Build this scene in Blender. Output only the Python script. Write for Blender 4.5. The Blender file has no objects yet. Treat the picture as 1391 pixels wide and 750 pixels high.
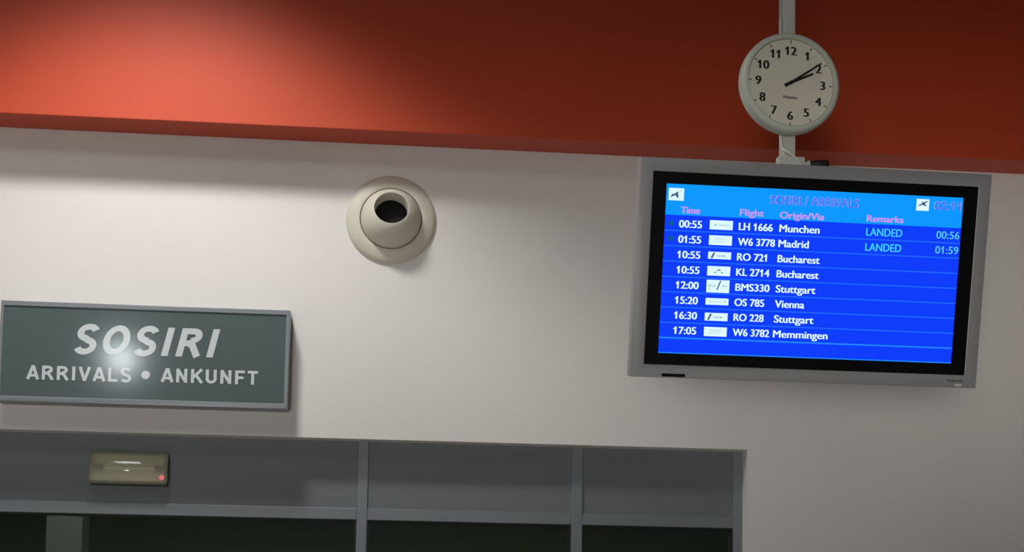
import bpy, bmesh, math, random
from mathutils import Matrix, Vector, Euler

S = bpy.context.scene
COL = S.collection
PI = math.pi

# ------------------------------------------------------------------ camera, world, light, exposure
S.view_settings.view_transform = 'Standard'
S.view_settings.look = 'None'
S.view_settings.gamma = 1.0
S.view_settings.use_curve_mapping = False
S.view_settings.exposure = 0.0

cd = bpy.data.cameras.new('camera')
cam = bpy.data.objects.new('camera', cd)
COL.objects.link(cam)
cd.sensor_fit = 'HORIZONTAL'
cd.sensor_width = 36.0
cd.lens = 2080.0 / 1391.0 * 36.0
cd.shift_y = 275.0 / 1391.0
cd.clip_end = 100
right = (0.9951174, -0.0973246, 0.0164084)
up = (-0.0253594, -0.0914602, 0.9954858)
back = (-0.0953845, -0.9910414, -0.0934817)
cam.matrix_world = Matrix(((right[0], up[0], back[0], 0.0),
                           (right[1], up[1], back[1], -6.1),
                           (right[2], up[2], back[2], 1.6),
                           (0, 0, 0, 1)))
S.camera = cam

w = bpy.data.worlds.new('world')
S.world = w
w.use_nodes = True
w.node_tree.nodes['Background'].inputs[0].default_value = (0.5, 0.5, 0.55, 1)
w.node_tree.nodes['Background'].inputs[1].default_value = 0.02


def aim(o, target):
    d = Vector(target) - o.location
    o.rotation_euler = d.to_track_quat('-Z', 'Y').to_euler()


def spot(name, loc, target, power, half_deg, blend, radius, color=(1, 0.93, 0.84)):
    l = bpy.data.lights.new(name, 'SPOT')
    l.energy = power
    l.spot_size = math.radians(half_deg * 2)
    l.spot_blend = blend
    l.shadow_soft_size = radius
    l.color = color
    o = bpy.data.objects.new(name, l)
    COL.objects.link(o)
    o.location = loc
    aim(o, target)
    return o


def area(name, loc, target, power, sx, sy, color=(1, 0.95, 0.88), spread=180):
    l = bpy.data.lights.new(name, 'AREA')
    l.shape = 'RECTANGLE'
    l.size = sx
    l.size_y = sy
    l.energy = power
    l.color = color
    l.spread = math.radians(spread)
    o = bpy.data.objects.new(name, l)
    COL.objects.link(o)
    o.location = loc
    aim(o, target)
    return o


# the downlight right above the sign: the scallop on the orange bulkhead and the wash on the wall
spot('wall_downlight', (-0.83, -1.30, 4.93), (-0.83, -1.30, 0), 285, 54.5, 0.5, 0.22, (1, 0.99, 0.98))
# added fill spots, no known fixture; narrow cones leave wall top and bottom dimmer
for tx, pw in ((2.8, 1500), (1.3, 950), (-0.2, 850), (-1.7, 1000)):
    spot('added_wall_fill', (-1.5, -11.0, 1.0), (tx, 0, 2.89), pw, 6.8, 1.0, 0.8, (1, 0.96, 0.915))
# ceiling panel between camera and wall, weak fill
area('ceiling_panel_light', (-1.55, -3.0, 4.93), (-1.55, -3.0, 0), 20, 0.65, 0.9, (0.92, 0.97, 1.0))
# added spots onto the hall floor, put in for the light bouncing back up
for x in (-2.0, 2.2):
    spot('added_floor_bounce', (x, -5.2, 4.93), (x, -5.2, 0), 360, 38, 0.6, 0.12, (1, 0.96, 0.92))
# a far downlight of the hall, the one mirrored in the glossy sign face
spot('hall_downlight', (-3.15, -13.9, 4.9), (-0.95, 0, 2.6), 62, 30, 0.5, 0.15, (0.90, 0.97, 1.0))
# added fill that brightens the room beyond the door glass, no lamp seen there
area('added_vestibule_fill', (-0.3, 0.85, 2.40), (-0.3, 0.85, 0), 62, 3.4, 0.6)


# ------------------------------------------------------------------ materials
def mat(name, col, rough=0.6, metal=0.0, spec=0.5, noise=0.0, nscale=30.0, bump=0.0, bscale=200.0,
        coat=0.0):
    m = bpy.data.materials.new(name)
    m.use_nodes = True
    nt = m.node_tree
    b = nt.nodes['Principled BSDF']
    b.inputs['Base Color'].default_value = (*col, 1)
    b.inputs['Roughness'].default_value = rough
    b.inputs['Metallic'].default_value = metal
    b.inputs['Specular IOR Level'].default_value = spec
    b.inputs['Coat Weight'].default_value = coat
    if noise > 0 or bump > 0:
        tc = nt.nodes.new('ShaderNodeTexCoord')
        if noise > 0:
            n = nt.nodes.new('ShaderNodeTexNoise')
            n.inputs['Scale'].default_value = nscale
            n.inputs['Detail'].default_value = 4
            nt.links.new(tc.outputs['Object'], n.inputs['Vector'])
            r = nt.nodes.new('ShaderNodeValToRGB')
            r.color_ramp.elements[0].position = 0.3
            r.color_ramp.elements[1].position = 0.7
            r.color_ramp.elements[0].color = (*[c * (1 - noise) for c in col], 1)
            r.color_ramp.elements[1].color = (*[min(1, c * (1 + noise)) for c in col], 1)
            nt.links.new(n.outputs['Fac'], r.inputs['Fac'])
            nt.links.new(r.outputs['Color'], b.inputs['Base Color'])
        if bump > 0:
            n2 = nt.nodes.new('ShaderNodeTexNoise')
            n2.inputs['Scale'].default_value = bscale
            nt.links.new(tc.outputs['Object'], n2.inputs['Vector'])
            bp = nt.nodes.new('ShaderNodeBump')
            bp.inputs['Strength'].default_value = bump
            bp.inputs['Distance'].default_value = 0.002
            nt.links.new(n2.outputs['Fac'], bp.inputs['Height'])
            nt.links.new(bp.outputs['Normal'], b.inputs['Normal'])
    return m


def emit(name, col, strength=1.0, rough=0.3):
    m = bpy.data.materials.new(name)
    m.use_nodes = True
    b = m.node_tree.nodes['Principled BSDF']
    b.inputs['Base Color'].default_value = (0.01, 0.01, 0.012, 1)
    b.inputs['Roughness'].default_value = rough
    b.inputs['Specular IOR Level'].default_value = 0.1
    b.inputs['Emission Color'].default_value = (*col, 1)
    b.inputs['Emission Strength'].default_value = strength
    return m


def pane(name, tint, gloss_rough=0.02, ior=1.5, diffuse=None, dfac=0.0):
    m = bpy.data.materials.new(name)
    m.use_nodes = True
    nt = m.node_tree
    nt.nodes.clear()
    out = nt.nodes.new('ShaderNodeOutputMaterial')
    tr = nt.nodes.new('ShaderNodeBsdfTransparent')
    tr.inputs[0].default_value = (*tint, 1)
    gl = nt.nodes.new('ShaderNodeBsdfGlossy')
    gl.inputs['Roughness'].default_value = gloss_rough
    fr = nt.nodes.new('ShaderNodeFresnel')
    fr.inputs['IOR'].default_value = ior
    mx = nt.nodes.new('ShaderNodeMixShader')
    nt.links.new(fr.outputs[0], mx.inputs[0])
    src = tr
    if diffuse:
        df = nt.nodes.new('ShaderNodeBsdfDiffuse')
        df.inputs[0].default_value = (*diffuse, 1)
        m2 = nt.nodes.new('ShaderNodeMixShader')
        m2.inputs[0].default_value = dfac
        nt.links.new(tr.outputs[0], m2.inputs[1])
        nt.links.new(df.outputs[0], m2.inputs[2])
        src = m2
    nt.links.new(src.outputs[0], mx.inputs[1])
    nt.links.new(gl.outputs[0], mx.inputs[2])
    nt.links.new(mx.outputs[0], out.inputs[0])
    return m


M_wall = mat('white_paint', (0.74, 0.71, 0.67), 0.75, noise=0.015, nscale=2.5, bump=0.05, bscale=150)
M_orange = mat('orange_paint', (0.55, 0.060, 0.016), 0.6, spec=0.3, noise=0.02, nscale=4, bump=0.03, bscale=120, coat=0.30)
M_orange.node_tree.nodes['Principled BSDF'].inputs['Coat Roughness'].default_value = 0.42
M_ceil = mat('ceiling_paint', (0.35, 0.34, 0.33), 0.9)
M_floor = mat('floor_tile', (0.46, 0.445, 0.43), 0.35, noise=0.1, nscale=3)
M_hall = mat('hall_paint', (0.4, 0.39, 0.37), 0.85)
M_dark = mat('vestibule_paint', (0.30, 0.34, 0.31), 0.8)
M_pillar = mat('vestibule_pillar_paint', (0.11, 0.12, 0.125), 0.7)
M_alu = mat('grey_aluminium', (0.20, 0.225, 0.24), 0.45, metal=0.25, noise=0.03, nscale=20)
M_panel = mat('grey_panel', (0.15, 0.165, 0.175), 0.5, noise=0.02, nscale=8)
M_rubber = mat('black_rubber', (0.008, 0.008, 0.008), 0.6)
M_glass = pane('dark_door_glass', (0.42, 0.47, 0.43))
M_signframe = mat('sign_frame_grey', (0.23, 0.25, 0.265), 0.4, metal=0.2)
M_signface = mat('sign_face_grey', (0.10, 0.13, 0.13), 0.095, spec=0.5)
M_signtxt = mat('sign_lettering', (0.62, 0.66, 0.66), 0.12)
M_beige = mat('cream_plastic', (0.62, 0.58, 0.48), 0.5, noise=0.02, nscale=10)
M_black = mat('black_inside', (0.004, 0.004, 0.004), 0.9)
M_tube = mat('white_pole_paint', (0.55, 0.56, 0.51), 0.5)
M_case = mat('clock_case', (0.54, 0.57, 0.49), 0.45)
M_dial = mat('clock_dial', (0.86, 0.83, 0.69), 0.6)
M_ink = mat('black_ink', (0.012, 0.011, 0.01), 0.5)
M_faint = mat('grey_ink', (0.10, 0.095, 0.08), 0.6)
M_cable = mat('white_cable', (0.62, 0.61, 0.55), 0.5)
M_silver = mat('silver_plastic', (0.26, 0.262, 0.262), 0.42, metal=0.15, noise=0.02, nscale=60)
M_bezel = mat('gloss_black', (0.004, 0.004, 0.005), 0.35, spec=0.12)
M_backshell = mat('dark_shell', (0.03, 0.03, 0.03), 0.6)
M_clear = pane('clear_cover', (0.97, 0.97, 0.97), 0.05, 1.15)
M_yellow = pane('yellowed_clear_plastic', (0.92, 0.90, 0.78), 0.06, 1.5, (0.74, 0.72, 0.53), 0.36)
M_reflector = mat('white_reflector', (0.60, 0.57, 0.44), 0.35)
M_lamptube = mat('lamp_tube', (0.75, 0.76, 0.72), 0.2)
M_screen = emit('screen_blue', (0.0, 0.045, 1.0), 0.95)
M_header = emit('screen_header_blue', (0.0, 0.31, 1.0), 1.0)
M_line = emit('screen_line_blue', (0.01, 0.13, 1.0), 1.0)
M_line2 = emit('screen_bright_line_blue', (0.01, 0.22, 1.0), 1.0)
M_white = emit('screen_white', (0.72, 0.95, 1.0), 1.0)
M_cyan = emit('screen_cyan', (0.05, 0.62, 1.0), 1.0)
M_cyan2 = emit('screen_green_cyan', (0.10, 0.60, 0.85), 0.9)
M_pink = emit('screen_pink', (0.62, 0.30, 0.85), 1.0)
M_lav = emit('screen_lavender', (0.42, 0.50, 1.0), 1.0)
M_titleblue = emit('screen_title_blue', (0.06, 0.16, 0.95), 1.0)
M_tealdot = emit('screen_green_dot', (0.0, 0.09, 0.30), 1.0)
M_mark = emit('screen_mark_grey', (0.22, 0.33, 0.42), 1.0)
M_mark2 = emit('screen_mark_dark', (0.07, 0.10, 0.22), 1.0)
M_led = emit('red_indicator', (0.80, 0.17, 0.20), 0.9)


# ------------------------------------------------------------------ helpers
def obj(name, bm, m, parent=None, loc=(0, 0, 0), smooth=None):
    me = bpy.data.meshes.new(name)
    bmesh.ops.recalc_face_normals(bm, faces=bm.faces)
    bm.to_mesh(me)
    bm.free()
    for x in (m if isinstance(m, (list, tuple)) else [m]):
        me.materials.append(x)
    if smooth is not None:
        me.shade_smooth()
        me.set_sharp_from_angle(angle=math.radians(smooth))
    o = bpy.data.objects.new(name, me)
    COL.objects.link(o)
    o.location = loc
    if parent:
        o.parent = parent
    return o


def tag(o, label, cat=None, kind=None, group=None):
    o['label'] = label
    if cat:
        o['category'] = cat
    if kind:
        o['kind'] = kind
    if group:
        o['group'] = group
    return o


def thing(name, label, cat, loc, rot=(0, 0, 0), kind=None):
    o = bpy.data.objects.new(name, None)
    COL.objects.link(o)
    o.empty_display_size = 0.1
    o.location = loc
    o.rotation_euler = rot
    return tag(o, label, cat, kind)


def box(bm, x0, x1, y0, y1, z0, z1, bev=0.0, seg=2):
    t = bmesh.new()
    bmesh.ops.create_cube(t, size=1)
    bmesh.ops.scale(t, vec=(x1 - x0, y1 - y0, z1 - z0), verts=t.verts)
    bmesh.ops.translate(t, vec=((x0 + x1) / 2, (y0 + y1) / 2, (z0 + z1) / 2), verts=t.verts)
    if bev > 0:
        bmesh.ops.bevel(t, geom=t.edges[:], offset=bev, segments=seg, profile=0.5, affect='EDGES')
    merge(bm, t)
    return bm


def merge(bm, t, mi=None):
    if mi is not None:
        for f in t.faces:
            f.material_index = mi
    me = bpy.data.meshes.new('tmp')
    t.to_mesh(me)
    t.free()
    bm.from_mesh(me)
    bpy.data.meshes.remove(me)


def B(*a, **k):
    return box(bmesh.new(), *a, **k)


def ring_frame(x0, x1, z0, z1, wl, wr, wb, wt, y0, y1, bev=0.0):
    """rectangular picture frame in the xz plane, one closed mesh"""
    bm = bmesh.new()
    o = [(x0, z0), (x1, z0), (x1, z1), (x0, z1)]
    i = [(x0 + wl, z0 + wb), (x1 - wr, z0 + wb), (x1 - wr, z1 - wt), (x0 + wl, z1 - wt)]
    V = {}
    for nm, pts in (('o', o), ('i', i)):
        for k, (x, z) in enumerate(pts):
            V[nm, k, 0] = bm.verts.new((x, y0, z))
            V[nm, k, 1] = bm.verts.new((x, y1, z))
    outer = []
    for k in range(4):
        n = (k + 1) % 4
        bm.faces.new((V['o', k, 0], V['o', n, 0], V['i', n, 0], V['i', k, 0]))
        bm.faces.new((V['o', k, 1], V['i', k, 1], V['i', n, 1], V['o', n, 1]))
        bm.faces.new((V['o', k, 0], V['o', k, 1], V['o', n, 1], V['o', n, 0]))
        bm.faces.new((V['i', k, 0], V['i', n, 0], V['i', n, 1], V['i', k, 1]))
    if bev > 0:
        bm.edges.ensure_lookup_table()
        es = [e for e in bm.edges if len(e.link_faces) == 2 and
              abs(e.link_faces[0].normal.dot(e.link_faces[1].normal)) < 0.5]
        for f in bm.faces:
            f.normal_update()
        es = [e for e in bm.edges if len(e.link_faces) == 2 and
              abs(e.link_faces[0].normal.dot(e.link_faces[1].normal)) < 0.5]
        bmesh.ops.bevel(bm, geom=es, offset=bev, segments=3, profile=0.5, affect='EDGES')
    return bm


def lathe(prof, n=64, axis='Y', closed=False):
    """prof: (radius, height along axis). axis Y: height is along -Y (towards the viewer)"""
    bm = bmesh.new()
    rings = []
    for r, h in prof:
        if r < 1e-6:
            rings.append([bm.verts.new((0, -h, 0) if axis == 'Y' else (0, 0, h))])
        else:
            ring = []
            for k in range(n):
                a = 2 * PI * k / n
                x, z = r * math.cos(a), r * math.sin(a)
                ring.append(bm.verts.new((x, -h, z) if axis == 'Y' else (x, z, h)))
            rings.append(ring)
    pairs = list(zip(rings, rings[1:]))
    if closed:
        pairs.append((rings[-1], rings[0]))
    for a, b in pairs:
        if len(a) == 1 and len(b) == 1:
            continue
        for k in range(n):
            j = (k + 1) % n
            if len(a) == 1:
                bm.faces.new((a[0], b[k], b[j]))
            elif len(b) == 1:
                bm.faces.new((a[k], b[0], a[j]))
            else:
                bm.faces.new((a[k], b[k], b[j], a[j]))
    return bm


def tube(bm, pts, r, n=10):
    pts = [Vector(p) for p in pts]
    rings = []
    ref = Vector((0, 1, 0))
    for i, p in enumerate(pts):
        d = (pts[min(i + 1, len(pts) - 1)] - pts[max(i - 1, 0)]).normalized()
        u = d.cross(ref)
        if u.length < 0.05:
            u = d.cross(Vector((1, 0, 0)))
        u.normalize()
        v = d.cross(u)
        rr = r[i] if isinstance(r, (list, tuple)) else r
        rings.append([bm.verts.new(p + rr * (math.cos(2 * PI * k / n) * u + math.sin(2 * PI * k / n) * v)) for k in range(n)])
    for a, b in zip(rings, rings[1:]):
        for k in range(n):
            j = (k + 1) % n
            bm.faces.new((a[k], a[j], b[j], b[k]))
    bm.faces.new(rings[0][::-1])
    bm.faces.new(rings[-1])
    return bm


def smooth_path(pts, n=8):
    out = []
    P = [Vector(p) for p in pts]
    P = [2 * P[0] - P[1]] + P + [2 * P[-1] - P[-2]]
    for i in range(1, len(P) - 2):
        for k in range(n):
            t = k / n
            a, b, c, d = P[i - 1], P[i], P[i + 1], P[i + 2]
            out.append(0.5 * ((2 * b) + (c - a) * t + (2 * a - 5 * b + 4 * c - d) * t * t + (3 * b - a - 3 * c + d) * t ** 3))
    out.append(P[-2])
    return out


def glyphs(body, bold=0.0, shear=0.0, spacing=1.0, extrude=0.0):
    cu = bpy.data.curves.new('text', 'FONT')
    cu.body = body
    cu.size = 1.0
    cu.offset = bold
    cu.shear = shear
    cu.space_character = spacing
    cu.extrude = extrude
    cu.resolution_u = 5
    o = bpy.data.objects.new('text', cu)
    COL.objects.link(o)
    dg = bpy.context.evaluated_depsgraph_get()
    dg.update()
    me = bpy.data.meshes.new_from_object(o.evaluated_get(dg))
    bpy.data.objects.remove(o)
    bpy.data.curves.remove(cu)
    t = bmesh.new()
    t.from_mesh(me)
    bpy.data.meshes.remove(me)
    return t


_cap = {}


def cap_height(bold):
    if bold not in _cap:
        t = glyphs('H', bold)
        ys = [v.co.y for v in t.verts]
        _cap[bold] = (min(ys), max(ys))
        t.free()
    return _cap[bold]


def flagged(t, body, bold, spacing):
    """adds the short upper stroke to every figure one"""
    if '1' not in body:
        return
    hi = cap_height(bold)[1]
    for i, ch in enumerate(body):
        if ch != '1':
            continue
        a = glyphs(body[:i + 1], bold, 0.0, spacing)
        x1 = max(v.co.x for v in a.verts)
        a.free()
        b = glyphs('1', bold)
        wd = max(v.co.x for v in b.verts) - min(v.co.x for v in b.verts)
        b.free()
        xl = x1 - wd
        vs = [t.verts.new((x, z, 0)) for x, z in ((xl + wd * 0.4, hi), (xl - 0.13, hi - 0.17), (xl - 0.13, hi - 0.27), (xl + wd * 0.4, hi - 0.13))]
        t.faces.new(vs[::-1])


def text_into(bm, body, x0, x1, zb, cap, y, mi=0, bold=0.02, shear=0.0, spacing=1.0, thick=0.0, center=None):
    """upright text facing -Y: left edge x0, right edge x1 (None = keep the font's own width), baseline zb"""
    t = glyphs(body, bold, shear, spacing, 0.5 if thick > 0 else 0.0)
    if thick == 0:
        flagged(t, body, bold, spacing)
    lo, hi = cap_height(bold)
    xs = [v.co.x for v in t.verts]
    a, b = min(xs), max(xs)
    sz = cap / (hi - lo)
    sx = sz if x1 is None else (x1 - x0) / (b - a)
    off = x0
    if center is not None:
        off = center - (b - a) * sx / 2
    for v in t.verts:
        v.co = Vector((off + (v.co.x - a) * sx, y - v.co.z * thick, zb + (v.co.y - lo) * sz))
    merge(bm, t, mi)


def strike(bm, body, x0, x1, zb, cap, y, wide=0.09, center=None, mi=0):
    """bold lettering: the word laid three times, a hair apart"""
    for k in range(3):
        d = cap * wide * k / 2
        text_into(bm, body, x0 + d, None if x1 is None else x1 - cap * wide + d, zb, cap, y - 0.00004 * k, mi, bold=0.0,
                  center=None if center is None else center + d - cap * wide / 2)


def stroke(bm, pts, wd, y, thick, closed=False, mi=0):
    """a flat ribbon of constant width along pts (x, z), extruded to a thin letter"""
    P = [Vector(p) for p in pts]
    n = len(P)
    L, Rr = [], []
    for i, p in enumerate(P):
        a = P[i - 1] if (i > 0 or closed) else None
        b = P[(i + 1) % n] if (i < n - 1 or closed) else None
        d1 = (p - a).normalized() if a is not None else None
        d2 = (b - p).normalized() if b is not None else None
        d1 = d1 or d2
        d2 = d2 or d1
        n1, n2 = Vector((-d1.y, d1.x)), Vector((-d2.y, d2.x))
        m = (n1 + n2)
        m = m.normalized() if m.length > 1e-6 else n1
        k = wd / 2 / max(0.35, m.dot(n1))
        L.append(p + m * k)
        Rr.append(p - m * k)
    V = [[bm.verts.new((q.x, y + o, q.y)) for q in S_] for S_ in (L, Rr) for o in (0.0, -thick)]
    idx = range(n if closed else n - 1)
    for i in idx:
        j = (i + 1) % n
        for a, b in ((V[0], V[2]), (V[3], V[1]), (V[1], V[0]), (V[2], V[3])):
            bm.faces.new((a[i], a[j], b[j], b[i])).material_index = mi
    if not closed:
        for e in (0, n - 1):
            bm.faces.new((V[0][e], V[1][e], V[3][e], V[2][e])).material_index = mi


def arc(cx, cz, rx, rz, a0, a1, n=14):
    return [(cx + rx * math.cos(math.radians(a0 + (a1 - a0) * k / n)), cz + rz * math.sin(math.radians(a0 + (a1 - a0) * k / n))) for k in range(n + 1)]


def sans_letters(t):
    """strokes of grotesque capitals, cap height 1; returns {letter: (advance, [(points, closed)])}; t = stem width"""
    h = t / 2
    top, bot = 1 - h, h
    sx = arc(0.34, 0.735, 0.34 - h + 0.0, 0.265 - h * 0.6, 22, 270 - 12, 22)
    sz = arc(0.345, 0.265, 0.345 - h, 0.265 - h * 0.6, 78, -158, 22)
    return {
        'S': (0.72, [(sx + sz, False)]),
        'O': (0.84, [(arc(0.40, 0.5, 0.41 - h, 0.51 - h * 0.9, 0, 360 - 9, 39), True)]),
        'I': (0.32, [([(h + 0.04, 0), (h + 0.04, 1)], False)]),
        'R': (0.80, [([(h + 0.02, 0), (h + 0.02, 1)], False),
                     ([(h, top), (0.42, top)] + arc(0.42, 0.735, 0.27 - h + 0.01, top - 0.735, 80, -80, 12) + [(0.42, 0.47), (h, 0.47)], False),
                     ([(0.34, 0.47), (0.46, 0.40), (0.70, 0)], False)]),
        'A': (0.80, [([(h * 0.95 - 0.02, 0), (0.385, 1)], False), ([(0.395, 1), (0.80 - h * 0.95, 0)], False), ([(0.16, 0.285), (0.62, 0.285)], False)]),
        'V': (0.76, [([(h * 0.95 - 0.02, 1), (0.375, 0)], False), ([(0.365, 0), (0.76 - h * 0.95, 1)], False)]),
        'L': (0.66, [([(h + 0.02, 1), (h + 0.02, h), (0.62, h)], False)]),
        'N': (0.80, [([(h + 0.02, 0), (h + 0.02, 1)], False), ([(0.72 - h, 0), (0.72 - h, 1)], False), ([(h + 0.02, 0.93), (0.72 - h, 0.07)], False)]),
        'K': (0.80, [([(h + 0.02, 0), (h + 0.02, 1)], False), ([(0.70, 1), (h + 0.04, 0.36)], False), ([(0.32, 0.60), (0.72, 0)], False)]),
        'U': (0.80, [([(h + 0.02, 1), (h + 0.02, 0.34)] + arc(0.37, 0.34, 0.35 - h, 0.34 - h * 0.9, 188, 352, 14) + [(0.72 - h, 0.34), (0.72 - h, 1)], False)]),
        'F': (0.68, [([(0.64, top), (h + 0.02, top), (h + 0.02, 0)], False), ([(h, 0.47), (0.56, 0.47)], False)]),
        'T': (0.70, [([(0, top), (0.66, top)], False), ([(0.33, top), (0.33, 0)], False)]),
    }


def sans_text(body, x0, x1, zb, cap, y, stem, shear, thick, track=0.0):
    G = sans_letters(stem)
    t = bmesh.new()
    x, k = 0.0, 0
    for ch in body:
        adv, st = G[ch]
        for pts, closed in st:
            stroke(t, [(x + p[0], p[1]) for p in pts], stem, -0.06 * k, 1.0, closed)
            k += 1
        x += adv + track
    for v in t.verts:
        v.co.x += shear * v.co.z
    a, b = min(v.co.x for v in t.verts), max(v.co.x for v in t.verts)
    for v in t.verts:
        v.co = Vector((x0 + (v.co.x - a) / (b - a) * (x1 - x0), y + v.co.y * thick, zb + v.co.z * cap))
    return t


def quad(bm, x0, x1, z0, z1, y, mi=0, slant=0.0):
    f = bm.faces.new([bm.verts.new(p) for p in ((x0, y, z0), (x1, y, z0), (x1 + slant, y, z1), (x0 + slant, y, z1))])
    f.material_index = mi
    return f


def disc(bm, x, z, r, y, mi=0, n=20, sz=1.0):
    f = bm.faces.new([bm.verts.new((x + r * math.cos(2 * PI * k / n), y, z + sz * r * math.sin(2 * PI * k / n))) for k in range(n)])
    f.material_index = mi


def struct(name, bm, m, label, cat):
    o = obj(name, bm, m)
    return tag(o, label, cat, 'structure')


# ------------------------------------------------------------------ the room
CEIL = 5.0
OPX0, OPX1, OPZ = -3.2, 1.552, 2.318
bm = bmesh.new()
box(bm, -7.0, 8.0, 0.0, 0.25, OPZ, CEIL)
box(bm, OPX1, 8.0, 0.0, 0.25, 0.0, OPZ)
box(bm, -7.0, OPX0, 0.0, 0.25, 0.0, OPZ)
struct('wall_back', bm, M_wall, 'white painted wall behind the sign, round air nozzle and screen', 'wall')
struct('trim_1', B(-7.0, 8.0, -0.182, 0.0, 3.5242, CEIL, bev=0.003), M_orange,
       'orange painted bulkhead running along the top of the white wall', 'bulkhead')
struct('ceiling', B(-7.0, 8.0, -18.0, 3.6, CEIL, CEIL + 0.2), M_ceil, 'grey hall ceiling above the frame', 'ceiling')
struct('floor', B(-7.0, 8.0, -18.0, 3.6, -0.2, 0.0), M_floor, 'grey hall floor below the frame', 'floor')
struct('wall_left', B(-7.2, -7.0, -18.0, 3.6, 0, CEIL), M_hall, 'left hall wall outside the frame', 'wall')
struct('wall_right', B(8.0, 8.2, -18.0, 3.6, 0, CEIL), M_hall, 'right hall wall outside the frame', 'wall')
struct('wall_front', B(-7.0, 8.0, -18.2, -18.0, 0, CEIL), M_hall, 'hall wall behind the camera', 'wall')
struct('wall_beyond', B(-7.0, 8.0, 3.4, 3.6, 0, CEIL), M_dark, 'dark wall beyond the door glass', 'wall')
bm = bmesh.new()
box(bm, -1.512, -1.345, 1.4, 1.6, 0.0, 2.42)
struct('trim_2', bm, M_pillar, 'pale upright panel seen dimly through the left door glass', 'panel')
struct('trim_3', B(-4.0, 3.0, 0.25, 3.4, 2.42, 2.5), M_dark, 'dark ceiling beyond the door glass', 'ceiling')

# ------------------------------------------------------------------ door front
FY, PY, GY = 0.08, 0.088, 0.10
door = thing('door_1', 'grey aluminium door front with transom panels over dark glass', 'door', (0, 0, 0), kind='structure')
Z0, RB, RT = 0.0, 2.0, 2.047
cols = [(OPX0, -3.15, 'jamb'), (-0.031, 0.0115, 'mullion'), (0.8404, 0.886, 'mullion'), (1.513, OPX1, 'jamb')]
for a, b, nm in cols:
    obj(nm, B(a, b, FY, FY + 0.07, Z0, OPZ, bev=0.002), M_alu, door)
bays = [(-3.15, -0.031), (0.0115, 0.8404), (0.886, 1.513)]
for a, b in bays:
    obj('transom_rail', B(a, b, FY + 0.001, FY + 0.07, RB, RT, bev=0.002), M_alu, door)
    obj('transom_panel', B(a, b, PY, PY + 0.04, RT, OPZ), M_panel, door)
    obj('bottom_rail', B(a, b, FY + 0.001, FY + 0.07, 0.0, 0.12, bev=0.002), M_alu, door)
    g = ring_frame(a, b, 0.12, RB, 0.007, 0.009, 0.007, 0.008, FY + 0.006, FY + 0.05)
    obj('gasket', g, M_rubber, door)
    obj('glass_pane', B(a + 0.007, b - 0.009, GY, GY + 0.008, 0.127, RB - 0.008), M_glass, door)

# ------------------------------------------------------------------ arrivals sign
SX0, SX1, SZ0, SZ1 = -1.419, -0.310, 2.4155, 2.808
sign = thing('arrivals_sign', 'grey rectangular sign reading SOSIRI on the white wall above the door', 'sign', (0, 0, 0))
sign.location = ((SX0 + SX1) / 2, 0, SZ0)
hw, hh = (SX1 - SX0) / 2, SZ1 - SZ0
obj('sign_frame', ring_frame(-hw, hw, 0, hh, 0.011, 0.015, 0.021, 0.018, -0.1, 0.0, bev=0.0015), M_signframe, sign, smooth=40)
obj('sign_face', B(-hw + 0.008, hw - 0.012, -0.095, -0.005, 0.018, hh - 0.015), M_signface, sign)
cx = sign.location.x
obj('main_lettering', sans_text('SOSIRI', -1.1365 - cx, -0.5800 - cx, 2.6110 - SZ0, 0.1125, -0.0952, 0.208, 0.21, 0.001, 0.15), M_signtxt, sign)
obj('arrivals_lettering', sans_text('ARRIVALS', -1.3125 - cx, -0.9143 - cx, 2.5035 - SZ0, 0.0545, -0.0952, 0.195, 0, 0.001, 0.14), M_signtxt, sign)
obj('ankunft_lettering', sans_text('ANKUNFT', -0.802 - cx, -0.4285 - cx, 2.5085 - SZ0, 0.0545, -0.0952, 0.195, 0, 0.001, 0.14), M_signtxt, sign)
t = lathe([(0, 0), (0.0165, 0), (0.0165, 0.001), (0, 0.001)], 28)
bmesh.ops.translate(t, vec=(-0.860 - cx, -0.0952, 2.534 - SZ0), verts=t.verts)
obj('bullet_dot', t, M_signtxt, sign)
bm = bmesh.new()
t = lathe([(0.004, -0.001), (0.004, 0.003), (0.002, 0.005), (0, 0.005)], 12, 'Z')
bmesh.ops.translate(t, vec=(-0.372 - cx, -0.055, hh), verts=t.verts)
merge(bm, t)
obj('screw', bm, M_signframe, sign)

# ------------------------------------------------------------------ box light on the transom
EX0, EX1, EZ0, EZ1 = -1.088, -0.779, 2.116, 2.250
lamp = thing('emergency_light', 'small yellowed clear plastic box light mounted on the grey panel above the door', 'light',
             ((EX0 + EX1) / 2, PY, EZ0))
ew, eh, ed = (EX1 - EX0) / 2, EZ1 - EZ0, 0.058


def cover_bm(x, prof, bev):
    t = bmesh.new()
    va = [t.verts.new((-x, p[0], p[1])) for p in prof]
    vb = [t.verts.new((x, p[0], p[1])) for p in prof]
    n = len(prof)
    for k in range(n):
        j = (k + 1) % n
        t.faces.new((va[k], va[j], vb[j], vb[k]))
    ends = [t.faces.new(va[::-1]), t.faces.new(vb)]
    t.normal_update()
    es = set()
    for f in ends:
        for e in f.edges:
            m = (e.verts[0].co + e.verts[1].co) / 2
            if m.y < -0.005:
                es.add(e)
    bmesh.ops.bevel(t, geom=list(es), offset=bev, segments=4, profile=0.5, affect='EDGES')
    return t


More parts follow.
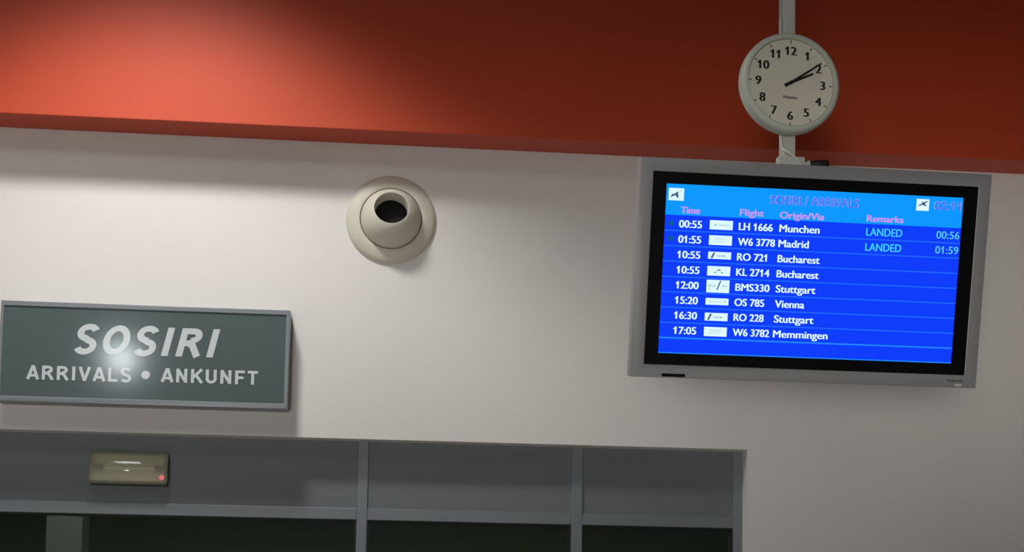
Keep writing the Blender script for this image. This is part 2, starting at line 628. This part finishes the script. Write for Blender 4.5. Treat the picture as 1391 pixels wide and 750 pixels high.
prof = [(-0.008, 0.004)]
for k in range(0, 7):
    a = -PI / 2 + PI / 2 * k / 6
    prof.append((-ed + 0.018 - 0.018 * math.cos(a), 0.020 + 0.018 * math.sin(a)))
for k in range(0, 9):
    a = math.radians(6 + 26 * k / 8)
    q0, q1 = math.radians(6), math.radians(32)
    u = (math.sin(a) - math.sin(q0)) / (math.sin(q1) - math.sin(q0))
    v = (math.cos(q0) - math.cos(a)) / (math.cos(q0) - math.cos(q1))
    prof.append((-ed + 0.026 * v, 0.066 + (eh - 0.074) * u))
prof.append((-0.022, eh - 0.002))
prof.append((-0.008, eh - 0.002))
obj('cover', cover_bm(ew, prof, 0.016), M_yellow, lamp, smooth=50)
obj('base', B(-ew + 0.004, ew - 0.001, -0.0085, 0.0, -0.002, eh - 0.006, bev=0.003), M_backshell, lamp)
bm = bmesh.new()
pr = [(-0.010, 0.012), (-0.030, 0.014), (-0.014, 0.045), (-0.012, 0.085), (-0.026, eh - 0.016), (-0.010, eh - 0.012)]
va = [bm.verts.new((-ew + 0.02, *p)) for p in pr]
vb = [bm.verts.new((ew - 0.02, *p)) for p in pr]
for k in range(6):
    j = (k + 1) % 6
    bm.faces.new((va[k], va[j], vb[j], vb[k]))
bm.faces.new(va[::-1])
bm.faces.new(vb)
obj('reflector', bm, M_reflector, lamp)
obj('lamp_tube', tube(bmesh.new(), [(-ew + 0.045, -0.024, 0.066), (ew - 0.045, -0.024, 0.066)], 0.008, 14), M_lamptube, lamp, smooth=50)
for sx in (-1, 1):
    a, b = sorted((sx * (ew - 0.024), sx * (ew - 0.055)))
    obj('lamp_holder', B(a, b, -0.036, -0.012, 0.052, 0.080, bev=0.003), M_backshell, lamp)
t = lathe([(0.0, 0.0075), (0.005, 0.0065), (0.0085, 0.004), (0.0098, 0.0), (0.0098, -0.006), (0, -0.006)], 20)
o = obj('indicator', t, M_led, lamp, loc=(ew - 0.022, -ed, 0.030), smooth=60)
tag(o, 'red indicator lamp')

# ------------------------------------------------------------------ round air nozzle
noz = thing('air_nozzle', 'cream round air nozzle with swivel ball and black hole, set in the white wall', 'air vent', (0.077, 0, 3.2135))
obj('flange', lathe([(0.128, 0.0), (0.1805, 0.0), (0.182, 0.004), (0.1795, 0.009), (0.165, 0.017), (0.145, 0.024),
                     (0.131, 0.0275), (0.1265, 0.0265), (0.1250, 0.022), (0.1245, 0.0)], 96, closed=True), M_beige, noz, smooth=35)
R, rh, rt = 0.1243, 0.072, 0.068
prof = []
a0 = math.asin(rh / R)
for k in range(0, 19):
    a = math.radians(106) + (a0 - math.radians(106)) * k / 18
    prof.append((R * math.sin(a), R * math.cos(a)))
zr = R * math.cos(a0)
prof += [(rh - 0.0025, zr + 0.0008), (rt, zr - 0.002), (rt - 0.002, zr - 0.012), (rt - 0.003, zr - 0.055)]
ball = obj('swivel_ball', lathe(prof, 96), M_beige, noz, loc=(0.0, -0.001, 0), smooth=40)
ball.rotation_euler = (-math.radians(14), 0, 0)
duct = obj('duct_bore', lathe([(rt - 0.003, zr - 0.055), (rt - 0.003, zr - 0.082), (0, zr - 0.082)], 48), M_black, ball)
tag(duct, 'black bore of the nozzle')

# ------------------------------------------------------------------ pole, bracket, lever, cable
PX0, PX1, PYF, PYB = 1.200, 1.237, -1.80, -1.75
pole = thing('ceiling_pole', 'pale square pole hanging from the ceiling, carrying the round clock and the screen', 'pole',
             ((PX0 + PX1) / 2, (PYF + PYB) / 2, 2.70))
pl = pole.location


def P(bm, o=pole):
    bmesh.ops.translate(bm, vec=-o.location, verts=bm.verts)
    return bm


obj('tube', P(B(PX0, PX1, PYF, PYB, 2.70, CEIL - 0.012, bev=0.003)), M_tube, pole)
obj('ceiling_plate', P(B(1.148, 1.288, -1.85, -1.70, CEIL - 0.012, CEIL, bev=0.003)), M_tube, pole)
obj('collar', P(B(1.1795, 1.259, -1.822, -1.790, 2.86, 2.972, bev=0.003)), M_tube, pole)
bm = bmesh.new()
tube(bm, [(1.257, -1.80, 2.957), (1.281, -1.80, 2.957)], 0.0075, 14)
tube(bm, [(1.272, -1.80, 2.957), (1.278, -1.80, 2.957)], 0.011, 14)
obj('lever_bolt', P(bm), M_tube, pole)
bm = tube(bmesh.new(), [(1.279, -1.80, 2.957), (1.282, -1.80, 2.957), (1.31, -1.80, 2.958), (1.331, -1.80, 2.960), (1.335, -1.80, 2.9605)],
          [0.008, 0.0105, 0.0125, 0.0132, 0.011], 16)
tag(obj('clamp_lever', P(bm), M_rubber, pole, smooth=50), 'black clamp lever')
cab = smooth_path([(1.1935, -1.790, 3.40), (1.1935, -1.790, 3.08), (1.1950, -1.795, 3.03), (1.1960, -1.806, 3.000),
                   (1.2070, -1.824, 2.983), (1.2240, -1.829, 2.968), (1.2420, -1.830, 2.946), (1.2540, -1.829, 2.925), (1.258, -1.828, 2.90)], 8)
tag(obj('cable', P(tube(bmesh.new(), cab, 0.0040, 10)), M_cable, pole, smooth=60), 'white cable running down the pole')
# arm from the pole to the back of the screen (hidden behind it)
obj('mount_arm', P(B(1.16, 1.277, -1.80, -1.69, 2.66, 2.72, bev=0.003)), M_backshell, pole)

# ------------------------------------------------------------------ clock
clock = thing('hanging_clock', 'round white analogue clock on the pole above the screen', 'clock', (1.206, -1.802, 3.1845), (0, 0.014, 0.075))
CR = 0.1500
obj('clock_case', lathe([(0, 0.0), (0.135, 0.0), (0.145, 0.004), (CR - 0.001, 0.012), (CR, 0.020), (CR, 0.040), (CR - 0.002, 0.048),
                         (CR - 0.006, 0.054), (CR - 0.011, 0.0565), (CR - 0.0165, 0.056), (CR - 0.0185, 0.053), (CR - 0.0195, 0.047),
                         (CR - 0.0195, 0.040), (0, 0.040)], 96), M_case, clock, smooth=40)
dial = obj('dial', lathe([(0, 0.041), (0.1300, 0.041), (0.1300, 0.043), (0, 0.043)], 96), M_dial, clock, smooth=30)
for h in range(1, 13):
    a = 2 * PI * h / 12
    r = 0.0985 if h not in (10, 11, 12) else 0.0965
    bm = bmesh.new()
    strike(bm, str(h), 0, None, r * math.cos(a) - 0.0125, 0.025, -0.0434, 0.13, center=r * math.sin(a))
    obj('numeral', bm, M_ink, dial)
    t = bmesh.new()
    quad(t, -0.0014, 0.0014, 0.1185, 0.1280, -0.0434)
    bmesh.ops.rotate(t, cent=(0, 0, 0), matrix=Matrix.Rotation(a, 3, 'Y'), verts=t.verts)
    obj('hour_mark', t, M_ink, dial)
bm = bmesh.new()
strike(bm, 'Mobatime', -0.0225, 0.0205, -0.0475, 0.0085, -0.0434, 0.12)
obj('maker_lettering', bm, M_faint, dial)


def hand(tail, length, w0, w1, w2, y, ang):
    t = bmesh.new()
    pts = [(-w0, -tail), (w0, -tail), (w1, 0), (w2, length), (-w2, length), (-w1, 0)]
    f = [t.verts.new((x, y, z)) for x, z in pts]
    g = [t.verts.new((x, y - 0.0012, z)) for x, z in pts]
    t.faces.new(f)
    t.faces.new(g)
    for k in range(6):
        j = (k + 1) % 6
        t.faces.new((f[k], f[j], g[j], g[k]))
    bmesh.ops.rotate(t, cent=(0, 0, 0), matrix=Matrix.Rotation(ang, 3, 'Y'), verts=t.verts)
    return t


obj('hour_hand', hand(0.020, 0.076, 0.0042, 0.0040, 0.0030, -0.0445, math.radians(64.5)), M_ink, clock)
obj('minute_hand', hand(0.022, 0.114, 0.0038, 0.0034, 0.0022, -0.0468, math.radians(54.5)), M_ink, clock)
obj('hand_hub', lathe([(0, 0.0435), (0.0055, 0.0435), (0.0055, 0.049), (0.004, 0.0505), (0, 0.0505)], 24), M_ink, clock)
obj('cover_glass', lathe([(0, 0.0512), (0.1318, 0.0512), (0.1318, 0.0530), (0, 0.0530)], 96), M_clear, clock)

# ------------------------------------------------------------------ arrivals monitor
def part(name, m, *a, **k):
    bm = bmesh.new()
    strike(bm, *a, **k)
    return obj(name, bm, m, screen)


mon = thing('arrivals_monitor', 'wide silver flat screen showing a blue flight arrivals table, hung under the round clock', 'monitor',
            (1.2655, -1.8689, 2.6093), (0.2175, 0, 0.0151))
W, H = 0.515, 0.3096
fr = ring_frame(-W, W, -H, H, 0.037, 0.037, 0.037, 0.037, 0.0, 0.060, bev=0.0025)
obj('front_frame', fr, M_silver, mon, smooth=40)
bz = ring_frame(-0.479, 0.479, -0.2735, 0.2735, 0.041, 0.042, 0.034, 0.034, 0.0025, 0.040)
obj('inner_bezel', bz, M_bezel, mon)
# tapered rear shell
bm = bmesh.new()
lo = [(-W + 0.006, 0.058, -H + 0.006), (W - 0.006, 0.058, -H + 0.006), (W - 0.006, 0.058, H - 0.006), (-W + 0.006, 0.058, H - 0.006)]
hi = [(-W + 0.06, 0.095, -H + 0.05), (W - 0.06, 0.095, -H + 0.05), (W - 0.06, 0.095, H - 0.07), (-W + 0.06, 0.095, H - 0.07)]
a = [bm.verts.new(p) for p in lo]
b = [bm.verts.new(p) for p in hi]
bm.faces.new(a)
bm.faces.new(b)
for k in range(4):
    j = (k + 1) % 4
    bm.faces.new((a[k], a[j], b[j], b[k]))
obj('rear_shell', bm, M_backshell, mon)
obj('sensor_window', B(-0.425, -0.356, -0.0012, 0.004, -0.3065, -0.2975, bev=0.001), M_bezel, mon)
bm = bmesh.new()
text_into(bm, 'PHILIPS', 0.428, 0.473, -0.2935, 0.0075, -0.0006, bold=0.02)
o = obj('maker_badge', bm, M_ink, mon)
obj('badge_sticker', B(0.450, 0.470, -0.0010, 0.002, -0.3055, -0.2985), M_tube, mon)

SY = 0.008
screen = obj('screen', B(-0.440, 0.438, SY, SY + 0.02, -0.2405, 0.2405), M_screen, mon)
y1, y2 = SY - 0.0004, SY - 0.0008
bm = bmesh.new()
quad(bm, -0.440, 0.438, 0.1530, 0.2405, y1)
obj('header_band', bm, M_header, screen)
for z in (0.109, 0.066, 0.0225, -0.021, -0.0645, -0.108, -0.1515, -0.195, -0.2385):
    bm = bmesh.new()
    hgt = 0.0018 if z > -0.19 else 0.0024
    quad(bm, -0.440, 0.438, z - hgt, z + min(hgt, 0.0022), y1)
    obj('row_line', bm, M_line if z > -0.19 else M_line2, screen)

bm = bmesh.new()
strike(bm, 'SOSIRI / ARRIVALS', -0.135, 0.127, 0.1965, 0.0245, y2, 0.11)
text_into(bm, 'SOSIRI / ARRIVALS', -0.1337, 0.1257, 0.1965, 0.0240, y2 - 0.0003, 1)
obj('title_text', bm, [M_lav, M_titleblue], screen)
for word, xa, xb, zb in (('Time', -0.393, -0.337, 0.1585), ('Flight', -0.221, -0.150, 0.1595),
                         ('Origin/Via', -0.104, 0.028, 0.1575), ('Remarks', 0.153, 0.263, 0.1595)):
    bm = bmesh.new()
    strike(bm, word, xa, xb, zb, 0.0185, y2, 0.10)
    obj('column_heading', bm, M_pink, screen)
bm = bmesh.new()
strike(bm, '02:11', 0.351, 0.431, 0.2025, 0.0240, y2, 0.11)
text_into(bm, '02:11', 0.3523, 0.4297, 0.2025, 0.0235, y2 - 0.0003, 1)
obj('time_readout', bm, [M_lav, M_titleblue], screen)


def plane_icon(x0, x1, z0, z1, landing):
    bm = bmesh.new()
    quad(bm, x0, x1, z0, z1, y2, 0)
    wx, wz = x1 - x0, z1 - z0
    t = bmesh.new()
    yy = y2 - 0.0003

    def poly(pts, mi):
        f = t.faces.new([t.verts.new((x0 + wx * p[0], yy, z0 + wz * p[1])) for p in pts])
        f.material_index = mi
    if landing:
        poly([(0.12, 0.22), (0.40, 0.40), (0.62, 0.62), (0.66, 0.72), (0.56, 0.70), (0.34, 0.52), (0.14, 0.34)], 1)
        poly([(0.42, 0.44), (0.58, 0.20), (0.66, 0.24), (0.60, 0.62)], 1)
        poly([(0.24, 0.36), (0.18, 0.50), (0.24, 0.52), (0.40, 0.50)], 1)
        poly([(0.78, 0.72), (0.86, 0.80), (0.84, 0.84), (0.76, 0.76)], 2)
    else:
        poly([(0.14, 0.38), (0.50, 0.50), (0.84, 0.76), (0.90, 0.86), (0.78, 0.84), (0.44, 0.64), (0.16, 0.46)], 1)
        poly([(0.50, 0.52), (0.72, 0.38), (0.78, 0.42), (0.66, 0.66)], 1)
        poly([(0.44, 0.62), (0.40, 0.78), (0.48, 0.78), (0.60, 0.70)], 1)
    merge(bm, t)
    obj('plane_icon', bm, [M_white, M_mark2, M_mark], screen)


plane_icon(-0.430, -0.386, 0.1935, 0.2280, True)
plane_icon(0.298, 0.336, 0.1975, 0.2305, False)

rows = [('00:55', 'LH 1666', 'Munchen', 'LANDED', '00:56', (0.117, 0.143)),
        ('01:55', 'W6 3778', 'Madrid', 'LANDED', '01:59', (0.0735, 0.1005)),
        ('10:55', 'RO 721', 'Bucharest', None, None, (0.034, 0.0540)),
        ('10:55', 'KL 2714', 'Bucharest', None, None, (-0.0135, 0.0135)),
        ('12:00', 'BMS330', 'Stuttgart', None, None, (-0.0615, -0.0255)),
        ('15:20', 'OS 785', 'Vienna', None, None, (-0.0965, -0.0775)),
        ('16:30', 'RO 228', 'Stuttgart', None, None, (-0.1420, -0.1195)),
        ('17:05', 'W6 3782', 'Memmingen', None, None, (-0.1865, -0.1600))]
owid = {'Munchen': 0.119, 'Madrid': 0.090, 'Bucharest': 0.125, 'Stuttgart': 0.118, 'Vienna': 0.088, 'Memmingen': 0.163}
fwid = {'LH 1666': 0.100, 'W6 3778': 0.109, 'RO 721': 0.088, 'KL 2714': 0.098, 'BMS330': 0.101, 'OS 785': 0.088, 'RO 228': 0.089, 'W6 3782': 0.108}
for i, (tm, fl, orig, rem, at, tz) in enumerate(rows):
    zb = 0.1185 - 0.0431 * i
    part('scheduled_time', M_white, tm, -0.396, -0.329, zb, 0.0205, y2)
    part('flight_number', M_white, fl, -0.222, -0.222 + fwid[fl], zb + 0.0003, 0.0205, y2)
    part('origin_text', M_white, orig, -0.103, -0.103 + owid[orig], zb + 0.0003, 0.0205, y2)
    if rem:
        part('remark_text', M_cyan, rem, 0.154, 0.262, zb + 0.001, 0.0215, y2, 0.05)
        part('landing_time', M_cyan2, at, 0.364, 0.434, zb + 0.002, 0.0210, y2, 0.04)
    x0, x1 = -0.3065, -0.2395
    z0, z1 = tz
    bm = bmesh.new()
    quad(bm, x0, x1, z0, z1, y2, 0)
    yy = y2 - 0.0003
    zc = (z0 + z1) / 2
    if i == 0:
        disc(bm, x0 + 0.016, zc, 0.0025, yy, 1)
        text_into(bm, 'Lufthansa', x0 + 0.025, x1 - 0.008, zc - 0.0025, 0.005, yy, 1, bold=0.0)
    elif i in (1, 7):
        text_into(bm, 'WIZZ', x0 + 0.016, x1 - 0.017, zc - 0.001, 0.007, yy, 3, bold=0.01)
        quad(bm, x0 + 0.012, x1 - 0.022, zc - 0.0055, zc - 0.004, yy, 3)
    elif i in (2, 6):
        quad(bm, x0 + 0.007, x0 + 0.013, z0 + 0.002, z1 - 0.002, yy, 2, 0.008)
        text_into(bm, 'TAROM', x0 + 0.024, x1 - 0.017, zc - 0.004, 0.0055, yy, 1, bold=0.02)
    elif i == 3:
        xc = (x0 + x1) / 2
        for dx, dz in ((-0.010, -0.004), (0.010, -0.005), (-0.003, 0.002), (0.003, 0.002)):
            disc(bm, xc + dx, zc + dz, 0.0032, yy, 1, sz=0.7)
        disc(bm, xc, zc + 0.0055, 0.0018, yy, 1)
    elif i == 4:
        quad(bm, x0 + 0.029, x0 + 0.033, z0 + 0.008, z1 - 0.002, yy, 2, 0.010)
        text_into(bm, 'Blue', x0 + 0.006, x0 + 0.026, zc - 0.002, 0.0075, yy, 1, bold=0.0)
        text_into(bm, 'Air', x0 + 0.044, x1 - 0.006, zc - 0.002, 0.0075, yy, 1, bold=0.0)
        quad(bm, x0 + 0.006, x0 + 0.012, zc - 0.0075, zc - 0.006, yy, 1)
    elif i == 5:
        text_into(bm, 'Austrian', x0 + 0.008, x1 - 0.018, zc - 0.003, 0.006, yy, 3, bold=0.0)
        quad(bm, x1 - 0.015, x1 - 0.009, zc - 0.003, zc + 0.003, yy, 3, 0.003)
    obj('airline_tile', bm, [M_white, M_mark, M_mark2, emit('screen_mark_faint', (0.45, 0.62, 0.72), 1.0)], screen)
for z in (0.1290, 0.0865):
    bm = bmesh.new()
    disc(bm, -0.418, z, 0.0085, y2, 0, 24, 0.9)
    obj('status_dot', bm, M_tealdot, screen)
